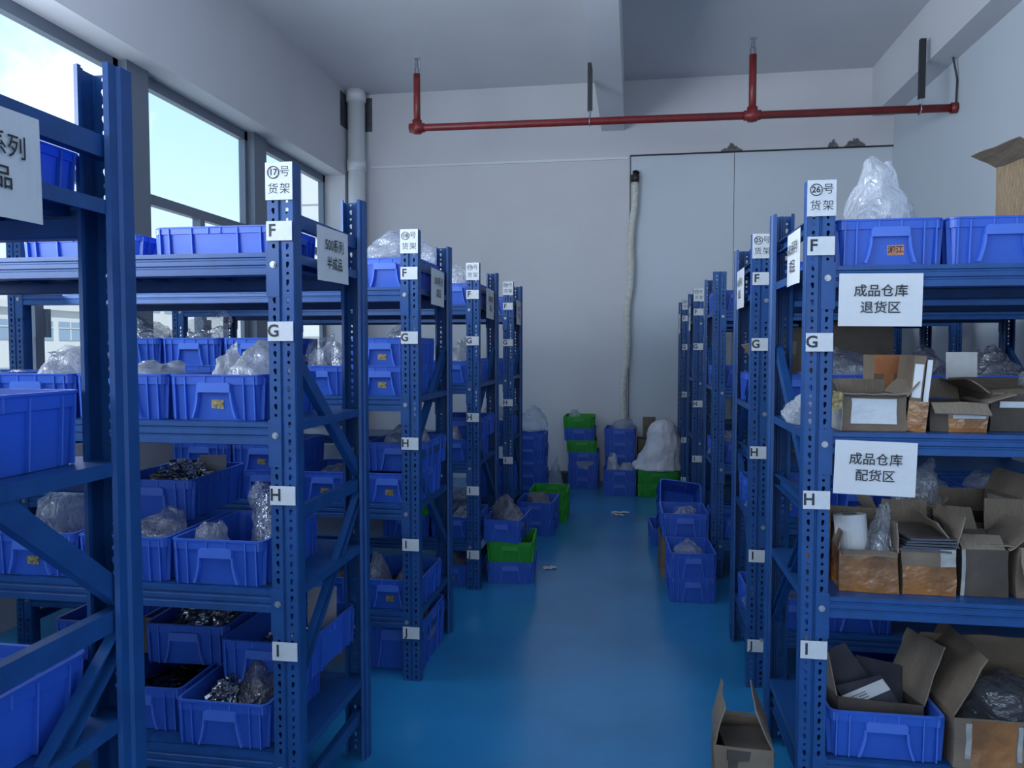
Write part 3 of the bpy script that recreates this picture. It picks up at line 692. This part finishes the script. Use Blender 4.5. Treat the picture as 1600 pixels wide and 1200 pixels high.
# ---------------------------------------------------------------- cartons
def crumple(mb, name, m, amp, off, cuts=4):
    me = mb.mesh(name, m); bm = bmesh.new(); bm.from_mesh(me)
    bmesh.ops.subdivide_edges(bm, edges=[e for e in bm.edges if e.calc_length() > .02], cuts=cuts, use_grid_fill=True)
    for v in bm.verts:
        p = v.co; n = noise.noise_vector(p * 9 + off); n2 = noise.noise_vector(p * 32 + off)
        k = min(1, max(0, p.z) / .03)
        v.co = p + Vector((n.x * amp + n2.x * amp * .3, n.y * amp + n2.y * amp * .3, (n.z * amp * .5) * k))
    bm.to_mesh(me); bm.free(); return me
carton_n = [0]
def carton(x, y, z, w, l, h, label, rot=0, flaps=None, m='card', inside='card_in', group='cardboard cartons on rack 26', t=.004, tapes=(), labels=(), tilt=(0, 0), fill=None):
    """x, y is the middle of the base. flaps: {'front'|'back'|'left'|'right': (angle, length)}; 0 = straight up, 90 = flat outwards, -90 = closed."""
    hw, hl = w / 2, l / 2
    mb = MB().box(-hw, hw, -hl, hl, 0, t).box(-hw, hw, -hl, -hl + t, t, h).box(-hw, hw, hl - t, hl, t, h).box(-hw, -hw + t, -hl + t, hl - t, t, h).box(hw - t, hw, -hl + t, hl - t, t, h)
    carton_n[0] += 1; off = Vector((carton_n[0] * 2.3, carton_n[0] * 5.1, 0)); amp = min(.007, min(w, l) * .045)
    o = obj('carton', crumple(mb, 'carton', M[m], amp, off), None, (x, y, z), (tilt[0], tilt[1], R(rot)))
    tag(o, label, 'carton', group)
    for side, (ang, ln) in (flaps or {}).items():
        wd = (w if side in ('front', 'back') else l) - .006
        f = MB().box(-wd / 2, wd / 2 - .006, -t / 2, t / 2, 0, ln)
        rz = {'front': 0, 'back': math.pi, 'left': -math.pi / 2, 'right': math.pi / 2}[side]
        px, py = {'front': (0, -hl), 'back': (0, hl), 'left': (-hw, 0), 'right': (hw, 0)}[side]
        fo = obj('flap', crumple(f, 'flap', M[inside], .009, off * 1.7 + Vector((0, 0, ang)), 5), o, (px, py, h))
        fo.rotation_mode = 'XYZ'; fo.rotation_euler = (R(ang), 0, rz)
    for (side, u0, u1, v0, v1, mm) in tapes:
        e = .0024 if mm == 'tape_pale' else .0014
        if side == 'front': b = MB().box(-hw + u0 * w, -hw + u1 * w, -hl - e, -hl, v0 * h, v1 * h)
        elif side == 'left': b = MB().box(-hw - e, -hw, -hl + u0 * l, -hl + u1 * l, v0 * h, v1 * h)
        else: b = MB().box(hw, hw + e, -hl + u0 * l, -hl + u1 * l, v0 * h, v1 * h)
        q = obj('tape', crumple(b, 'tape', M[mm], amp, off), o); q['label'] = {'tape': 'glossy brown tape', 'orange': 'orange tape', 'tape_pale': 'pale tape'}[mm]
    for (u0, u1, v0, v1) in labels:
        q = obj('address_label', crumple(MB().box(-hw + u0 * w, -hw + u1 * w, -hl - .0040, -hl - .0012, v0 * h, v1 * h), 'address_label', M['plate'], amp, off), o); q['label'] = 'white paper label'
    return o
zG, zH, zI = 1.236, .746, .251
carton(.706, 2.52, zG, .185, .20, .105, 'small open carton with a white label, beside the rack 26 upright', 0, {'front': (70, .025), 'back': (-4, .045), 'left': (24, .045), 'right': (38, .055)}, tapes=(('left', .0, 1, .0, .96, 'tape_pale'),), labels=((.13, .84, .2, .92),))
b = obj('folded_carton', MB().box(-.02, .012, -.13, .13, 0, .225).box(.016, .03, -.12, .13, 0, .215).mesh('folded_carton', M['card']), None, (.842, 2.56, zG), (0, R(5), R(-9)))
tag(b, 'flattened taped carton standing on edge between two open cartons', 'carton')
q = obj('tape', MB().box(-.0215, .0325, -.1325, -.131, 0, .09).mesh('tape', M['tape']), b); q['label'] = 'glossy brown tape'
q = obj('address_label', MB().box(-.016, .008, -.132, -.1305, .1, .2).mesh('address_label', M['paper']), b); q['label'] = 'yellowed paper label'
q = obj('print_panel', MB().box(.017, .031, -.125, -.121, .08, .215).mesh('print_panel', M['paper']), b); q['label'] = 'white printed edge'
carton(.835, 2.76, zG, .10, .10, .225, 'tall carton crossed with orange tape behind the small open carton', 4, tapes=(('front', 0, 1, .72, 1, 'orange'), ('front', .32, .64, 0, .72, 'orange')), m='card')
carton(.955, 2.55, zG, .15, .24, .085, 'open carton with a drooping side flap and brown tape, rack 26', -4, {'back': (50, .09), 'left': (18, .035), 'right': (70, .08), 'front': (128, .05)}, m='card_dark', tapes=(('front', .3, 1, .0, .72, 'tape'),), labels=((.38, .95, .48, .68),))
carton(1.20, 2.60, zG, .30, .26, .115, 'wide dark carton with a narrow white label, rack 26', 0, {'back': (70, .09), 'left': (55, .06), 'right': (40, .06), 'front': (-88, .13)}, m='card_dark', inside='card', labels=((.08, .36, .62, .78),))
carton(1.50, 2.60, zG, .26, .30, .15, 'plain carton at the right edge of the shelf, rack 26', 3, {'left': (50, .09), 'right': (30, .08)}, m='card')
card(1.12, 2.86, 1.33, .10, .14, 'small white handwritten card standing behind the cartons of rack 26', 0, 4, 'plate', .002, 'note_card', 'card')
bag(1.27, 2.56, zG + .12, .2, .2, .08, 'thin clear bag on the wide dark carton', 'heap', 'clear', 4, 20, 'plastic bags among the cartons')
bag(.545, 2.64, zG + .008, .13, .13, .11, 'small milky bag sticking out into the aisle behind the upright of rack 26', 'peak', 'milky', 2, 90, 'plastic bags among the cartons', tilt=(0, R(-22)))
# level H
carton(.712, 2.54, zH, .165, .22, .125, 'brown taped carton holding a white roll and silver bag', -3, {'front': (98, .035), 'right': (-4, .09), 'left': (-8, .05), 'back': (6, .09)}, tapes=(('front', 0, 1, 0, 1, 'tape'), ('left', 0, 1, 0, 1, 'tape')))
carton(.597, 2.66, zH, .045, .20, .24, 'narrow upright carton wrapped in brown tape beside the rack 26 upright', 3, tapes=(('front', 0, 1, 0, 1, 'tape'), ('left', 0, 1, 0, 1, 'tape')), m='card')
ro = obj('paper_roll', MB().tube([(0, 0, 0), (0, 0, .145)], .048, 24).mesh('paper_roll', M['paper'], False), None, (.69, 2.53, zH + .07), (R(-6), R(-5), 0))
tag(ro, 'white paper roll standing in the brown taped carton', 'roll')
obj('core', MB().tube([(0, 0, .1452), (0, 0, .147)], .022, 16).mesh('core', M['card']), ro)
bag(.752, 2.50, zH + .07, .09, .12, .20, 'clear bag of silver parts in the brown taped carton', 'peak', 'clear', 1, 10, 'plastic bags among the cartons')
parts_heap(.752, 2.50, zH + .06, .075, .10, .11, 'silver parts inside the bag in the brown taped carton', 'metal', 2)
carton(.878, 2.55, zH, .148, .24, .14, 'brown carton filled with a stack of dark plastic sheets', -2, {'right': (12, .10), 'back': (10, .10)}, tapes=(('front', 0, 1, 0, .62, 'tape'), ('front', .72, 1, .62, 1, 'tape_pale')))
for i in range(5):
    o = obj('plastic_sheet', MB().box(-.078 + .003 * (i % 2), .07, -.125, .10, 0, .006).mesh('plastic_sheet', M['sheet']), None, (.872 + .004 * (i % 3), 2.55, zH + .131 + i * .0085), (0, R(1), R(-4 + 3 * i)))
    tag(o, 'dark flat plastic sheet, %s of the pile on the brown carton' % ('bottom', 'second from bottom', 'middle', 'second from top', 'top')[i], 'plastic sheet', 'dark plastic sheets')
carton(1.034, 2.55, zH, .132, .22, .14, 'grey film wrapped carton with four open flaps on rack 26', -1, {'front': (-60, .06), 'back': (30, .09), 'left': (42, .10), 'right': (50, .10)}, m='card_dark', tapes=(('front', 0, .08, 0, 1, 'tape_pale'),))
carton(1.22, 2.56, zH, .20, .24, .15, 'carton with a pale hanging flap at the right edge, level H', 0, {'left': (88, .10), 'back': (5, .10), 'front': (150, .13), 'right': (30, .1)})
carton(1.13, 2.83, zH, .26, .20, .16, 'large dark carton with a raised brown flap behind the open cartons', 2, {'back': (14, .08), 'left': (30, .06)}, m='card_dark')
carton(.91, 2.84, zH, .17, .17, .17, 'carton behind the plastic sheets with a clear bag on top', 6, {'left': (30, .07), 'front': (55, .08), 'right': (40, .08)}, tapes=(('front', .5, 1, .4, 1, 'orange'),))
bag(.965, 2.80, zH + .16, .16, .18, .20, 'crumpled clear bag rising behind the open cartons of level H', 'open', 'clear', 4, 30, 'plastic bags among the cartons')
carton(1.33, 2.80, zH, .2, .2, .25, 'carton printed in pale green at the far right of level H', 10, {'left': (-20, .08)}, tapes=(('left', .0, .9, .35, .95, 'tape_pale'),))
# level I
row(r26, 'I', .251, 2.385, 1, [(.752, 1, 0, None, {'scale': (1.13, 1, 1.05)})])
carton(.745, 2.60, .262, .25, .30, .115, 'open carton tilted inside the bin on level I of rack 26', 2, {'left': (16, .13), 'right': (17, .19)}, m='card_dark', tilt=(R(-8), R(4)))
for i, (dx, dy, dz, rz, ry, ww, ll) in enumerate(((-.055, .05, .13, 14, -22, .15, .22), (.0, -.045, .105, 16, -10, .16, .15), (.055, .06, .10, -6, 8, .14, .22))):
    o = obj('plastic_pouch', MB().box(-ww / 2, ww / 2, -ll / 2, ll / 2, 0, .006).box(-ww / 2 + .004, ww / 2 - .004, -ll / 2, -ll / 2 + .012, .006, .009).mesh('plastic_pouch', M['sheet']), None, (.745 + dx, 2.56 + dy, .262 + dz), (R(40), R(ry), R(rz)))
    tag(o, ('dark plastic pouch standing at the left of the level I bin', 'dark plastic pouch with a barcode strip in the level I bin', 'dark plastic pouch at the right of the level I bin')[i], 'pouch', 'dark plastic pouches')
    if i == 1:
        q = obj('barcode_strip', MB().box(-.078, .075, -.018, .020, .0062, .0072).mesh('barcode_strip', M['paper']), o, (0, .03, .003), (0, 0, R(8))); q['label'] = 'white barcode strip'
        obj('print', MB().add([], []).box(-.07, .0, -.012, -.009, .0073, .0076).box(-.07, .0, .004, .007, .0073, .0076).box(-.07, -.04, -.004, 0, .0073, .0076).box(-.03, .0, -.004, 0, .0073, .0076).mesh('print', M['inkgrey']), q)
carton(1.135, 2.56, zI, .40, .36, .15, 'large taped carton with a tall raised flap on level I of rack 26', 0, {'left': (-28, .20), 'right': (20, .18), 'back': (-20, .15)}, tapes=(('front', .12, .42, 0, .97, 'tape'), ('front', .46, 1, 0, .95, 'tape'), ('front', .43, .46, .2, .9, 'tape_pale'), ('front', .08, .12, .2, .9, 'tape_pale')), inside='card')
bag(1.15, 2.62, zI + .02, .3, .28, .18, 'dark plastic bag inside the large taped carton', 'heap', 'grey', 3, 20, 'plastic bags among the cartons')
carton(.345, 2.47, 0, .17, .22, .27, 'open carton on the aisle floor beside the rear upright of rack 26', -4, {'left': (-14, .12), 'right': (-24, .13), 'back': (2, .01)}, group='cartons on the floor', m='card')
o = obj('dark_box', MB().box(-.06, .07, -.09, .06, 0, .22).box(-.065, .075, -.095, .065, .22, .25).mesh('dark_box', M['card_dark']), None, (.345, 2.45, .012), (0, 0, R(6)))
tag(o, 'dark brown box standing inside the open floor carton', 'box')
carton(1.80, 3.70, 1.723, .30, .34, .58, 'tall film wrapped carton on the top of rack 25', 10, {'left': (66, .13), 'front': (35, .10)}, m='filmcard', group='cardboard cartons on rack 25')
wb = obj('white_box', MB().box(-.05, .05, -.06, .06, 0, .085).box(-.052, .052, -.062, .062, .06, .087).mesh('white_box', M['paper']), None, (.605, 3.62, 1.722 + BH - .03), (0, 0, R(3)))
tag(wb, 'small white box on the first top bin of rack 25', 'box')
carton(1.36, 5.32, 1.237, .50, .36, .42, 'large dark carton on the right of a pair on the rack behind rack 25', 0, {}, m='card_dark', group='cardboard cartons behind rack 25')
carton(.98, 5.33, 1.237, .24, .34, .38, 'narrower dark carton on the left of a pair on the rack behind rack 25', 2, {'left': (30, .1)}, m='card_dark', group='cardboard cartons behind rack 25')
card(.592, 2.40, 1.30, .034, .055, 'small yellow printed card hanging beside the upright of rack 26', 10, -4, 'sticker', .002, 'printed_card', 'card', 8)
carton(.62, 3.62, 1.235 + .12, .16, .2, .10, 'dark carton with torn flaps in the first bin on level G, rack 25', 4, {'front': (20, .06), 'left': (40, .06)}, m='card_dark', group='cartons on rack 25')

# ---------------------------------------------------------------- bins on the floor
fg = 'bins on the floor'
put_bin(.345, 4.73, .001, 'lower blue bin of the pair standing on the aisle floor at the right', fg, rot=2, scale=(.9, 1, 1.1))
put_bin(.345, 4.73, .142, 'upper blue bin of the pair standing on the aisle floor at the right', fg, rot=2, scale=(.9, 1, 1.1))
bag(.335, 4.72, .17, .2, .3, .15, 'clear bag in the upper bin of the floor pair at the right', 'heap', 'clear', 2, 0)
carton(.33, 5.16, 0, .30, .30, .265, 'plain carton on the floor under a blue bin', 2, {}, group='cartons on the floor')
put_bin(.33, 5.16, .268, 'blue bin resting on the plain floor carton at the right', fg, rot=1, scale=(1, .95, 1.2))
bag(.36, 5.14, .29, .22, .28, .15, 'crumpled clear bags in the bin on the floor carton', 'heap', 'clear', 1, 0)
put_bin(.33, 6.05, .20, 'blue bin tipped towards the aisle behind the floor carton', fg, rot=8, tilt=(R(52), R(8)), scale=(1.1, 1, 1.2))
put_bin(.28, 6.0, .001, 'blue bin flat on the floor under the tipped bin', fg, rot=4)
x1, y1 = -.775, 4.93
put_bin(x1, y1, .001, 'blue bin at the bottom of the floor stack beside rack 19', fg, rot=4)
put_bin(x1, y1, .128, 'green bin in the middle of the floor stack beside rack 19', fg, 'green', rot=4)
put_bin(x1 - .03, y1 - .01, .256, 'blue bin on top of the floor stack beside rack 19', fg, rot=-3, scale=(.82, 1, 1.1))
bag(x1 - .03, y1, .275, .20, .34, .245, 'dull grey plastic bag draped over the top bin beside rack 19', 'heap', 'grey', 1, 40)
x2, y2 = -.765, 6.2
put_bin(x2, y2, .001, 'lower blue bin of the floor pair beside the farthest left rack', fg, rot=-2)
put_bin(x2, y2, .128, 'upper blue bin of the floor pair beside the farthest left rack', fg, rot=-2)
bag(x2, y2, .145, .24, .34, .17, 'grey plastic bag in the floor pair beside the farthest left rack', 'heap', 'grey', 3, 0)
put_bin(-.72, 6.68, .001, 'lower green bin behind the floor pair beside the farthest left rack', fg, 'green', rot=0, scale=(1.1, 1, 1))
put_bin(-.72, 6.68, .128, 'upper green bin behind the floor pair beside the farthest left rack', fg, 'green', rot=0, scale=(1.1, 1, 1))
for k in range(5):
    put_bin(-1.03, 7.7, .001 + k * STEP, 'dark blue bin, %s of the corner stack behind the farthest left rack' % ('bottom', 'second', 'third', 'fourth', 'top')[k], fg, rot=(k * 7) % 5 - 2, scale=(1.1, 1, 1))
bag(-1.0, 7.68, .648, .30, .34, .26, 'limp clear bag on top of the corner stack of bins', 'heap', 'clear', 2, 0)
bag(-.80, 8.0, .0, .16, .2, .36, 'clear bag hanging limp beside the tall stack at the back wall', 'peak', 'clear', 3, 0, tilt=(0, 0))
bk = obj('black_bag', MB().box(-.15, .15, -.09, .09, 0, .11).mesh('black_bag', M['black']), None, (-.86, 8.48, .001), (0, 0, R(4)))
tag(bk, 'low black box on the floor against the back wall', 'box')
seq = ['bin', 'bin', 'bin', 'green', 'bin', 'green']
for k, c in enumerate(seq):
    put_bin(-.525 + (.0, 0, 0, -.02, -.04, -.05)[k], 8.32, .001 + k * STEP, '%s bin, %s of the tall stack at the back wall' % ('blue' if c == 'bin' else 'green', ('bottom', 'second', 'third', 'fourth', 'fifth', 'top')[k]), fg, c, rot=(k * 5) % 4 - 1, scale=(1.08, 1, 1))
bag(-.62, 8.25, .74, .12, .12, .09, 'small clear bag on the green top bin of the tall stack', 'heap', 'clear', 1, 0)
bag(-.50, 8.10, .30, .2, .02, .1, 'clear bag flap hanging from the third bin of the tall stack', 'peak', 'clear', 3, 0, tilt=(R(180), 0))
for k in range(5): put_bin(-.135, 8.35, .001 + k * STEP, 'blue bin, %s of the rear middle stack at the back wall' % ('bottom', 'second', 'third', 'fourth', 'top')[k], fg, rot=(k * 3) % 4 - 2, scale=(1.1, 1, 1))
for k in range(2): put_bin(-.135, 7.93, .001 + k * STEP, 'blue bin, %s of the short pair in front of the middle stack' % ('lower', 'upper')[k], fg, rot=k, scale=(1.13, .8, 1))
bag(-.10, 8.30, .62, .26, .28, .12, 'crumpled clear bag on top of the rear middle stack', 'heap', 'clear', 0, 0)
bag(-.20, 7.93, .15, .15, .2, .27, 'pointed clear bag in the short pair of bins', 'peak', 'milky', 0, 0)
bag(-.06, 7.90, .15, .20, .24, .17, 'white plastic bag in the short pair of bins', 'heap', 'milky', 1, 0)
for k in range(2): put_bin(.255, 7.93, .001 + k * STEP, 'green bin, %s of the pair under the white sack' % ('lower', 'upper')[k], fg, 'green', rot=-1 + k, scale=(1.38, .9, 1))
# white sack
lp = []; nv, nu = 34, 48
for j in range(nv + 1):
    t = j / nv
    prof = [(0, .235), (.06, .23), (.16, .205), (.38, .175), (.6, .158), (.8, .142), (.92, .108), (.98, .06), (1, .012)]
    for (ta, ra), (tb, rb) in zip(prof, prof[1:]):
        if ta <= t <= tb: r = ra + (rb - ra) * (t - ta) / (tb - ta); break
    row_ = []
    for i in range(nu):
        a = 2 * math.pi * i / nu; p = Vector((math.cos(a), math.sin(a), t * 3))
        k = 1 + .09 * noise.noise(p * .9) + .20 * (1 - abs(noise.noise(Vector((p.x * 2.6, p.y * 2.6, t * 1.6))))) ** 4 * (1.25 - t) + .05 * noise.noise(p * 5)
        row_.append((r * k * math.cos(a) + .05 * min(1, t * 2), r * .8 * k * math.sin(a), t * .50 + (.012 * noise.noise(p * 3) if t > 0 else 0)))
    lp.append(row_)
sk = obj('white_sack', MB().loops(lp, True, True).mesh('white_sack', M['sack'], True), None, (.25, 7.93, 2 * STEP + .012))
tag(sk, 'bulging white sack standing on two green bins', 'sack')
carton(.16, 8.42, 0, .22, .2, .52, 'brown carton on the floor behind the white sack', 3, {}, group='cartons on the floor')
carton(.17, 8.45, .521, .13, .14, .22, 'small pale carton on top of the brown carton behind the white sack', -2, {}, group='cartons on the floor')
# scraps on the floor
def scrap(x, y, w, l, rot, label):
    pts = MB(); n = 6
    for i in range(n):
        a, b = -l / 2 + l * i / n, -l / 2 + l * (i + 1) / n
        za, zb = .004 + .008 * abs(math.sin(i * 1.1)), .004 + .008 * abs(math.sin((i + 1) * 1.1))
        pts.add([(a, -w / 2, za), (b, -w / 2, zb), (b, w / 2, zb), (a, w / 2, za), (a, -w / 2, za - .003), (b, -w / 2, zb - .003), (b, w / 2, zb - .003), (a, w / 2, za - .003)], [(0, 1, 2, 3), (7, 6, 5, 4), (0, 4, 5, 1), (3, 2, 6, 7), (0, 3, 7, 4), (1, 5, 6, 2)])
    tag(obj('paper_scrap', pts.mesh('paper_scrap', M['paper']), None, (x, y, 0), (0, 0, R(rot))), label, 'paper scrap', 'white scraps on the floor')
scrap(-.11, 6.95, .05, .16, 8, 'white scrap on the floor in front of the back stacks'); scrap(-.13, 6.85, .035, .11, -20, 'smaller white scrap touching the one before the back stacks')
scrap(-.55, 5.1, .05, .09, 25, 'white scrap on the floor beside the green stacked bin'); scrap(.14, 2.62, .012, .11, -6, 'thin white strip on the floor beside the open carton')

# ---------------------------------------------------------------- hanging paper signs
def sheet(w, h, bend=.004):
    mb = MB(); nx = 10; v = []; f = []
    for s in (0, 1):
        for i in range(nx + 1):
            for j in (0, 1):
                x = -w / 2 + w * i / nx; y = -bend * math.sin(3.1 * i / nx) * (1 - j) + .0008 * s
                v.append((x, y, -h * (1 - j)))
    k = (nx + 1) * 2
    for i in range(nx):
        a = i * 2; f.append((a, a + 2, a + 3, a + 1)); f.append((k + a, k + a + 1, k + a + 3, k + a + 2))
        f.append((a, k + a, k + a + 2, a + 2)); f.append((a + 1, a + 3, k + a + 3, k + a + 1))
    f.append((0, 1, k + 1, k)); a = nx * 2; f.append((a, k + a, k + a + 1, a + 1))
    return mb.add(v, f).mesh('paper_sign', M['paper'])
def sign(x, y, ztop, w, h, lines, size, rot, label, roll=0, bend=.004, m='ink'):
    o = obj('paper_sign', sheet(w, h, bend), None, (x, y, ztop), (0, R(roll), R(rot)))
    tag(o, label, 'sign', 'paper signs on the racks')
    for i, s in enumerate(lines):
        if s: obj('lettering', text_mesh(s, size, M[m], 'CENTER', .0004), o, (0, -bend - .0012, -h * .5 - (i - (len(lines) - 1) / 2) * size * 1.3))
    return o
sign(.702, 2.362, 1.698, .228, .152, ('成品仓库', '退货区'), .037, 0, 'upper white paper sign on rack 26, below the top beam', .6, .002)
sign(.699, 2.362, 1.212, .226, .158, ('成品仓库', '配货区'), .037, 0, 'lower white paper sign on rack 26, below the second beam', 1.6, .002)
sign(-.936, 2.315, 1.855, .25, .165, ('500系列', '半成品'), .043, 90, 'paper sign hanging on the aisle end of rack 17', -1)
sign(-.936, 1.005, 1.842, .20, .165, ('500系列', '成品'), .038, 90, 'paper sign hanging on the aisle end of the nearest left rack', -1)
sign(-.922, 3.57, 1.855, .24, .17, ('500系列', '成品'), .043, 90, 'paper sign hanging on the aisle end of rack 18', 1)
sign(-.918, 4.90, 1.865, .26, .19, ('500系列', '成品'), .043, 90, 'paper sign hanging on the aisle end of rack 19', 1)
sign(-.914, 6.12, 1.865, .24, .19, ('500系列', '成品'), .043, 90, 'paper sign hanging on the aisle end of the farthest left rack', 1)
sign(.490, 2.52, 1.845, .19, .165, ('600系列', '成品'), .043, -90, 'paper sign hanging on the aisle end of rack 26', 0)
sign(.490, 3.73, 1.85, .24, .18, ('600系列', '成品'), .043, -90, 'paper sign hanging on the aisle end of rack 25', 0)
sign(.468, 6.72, 1.835, .20, .20, ('600系列', '成品'), .043, -90, 'paper sign hanging on the aisle end of the second farthest right rack', 0)
sign(.458, 8.02, 1.835, .20, .20, ('600系列', '成品'), .043, -90, 'paper sign hanging on the aisle end of the farthest right rack', 0)
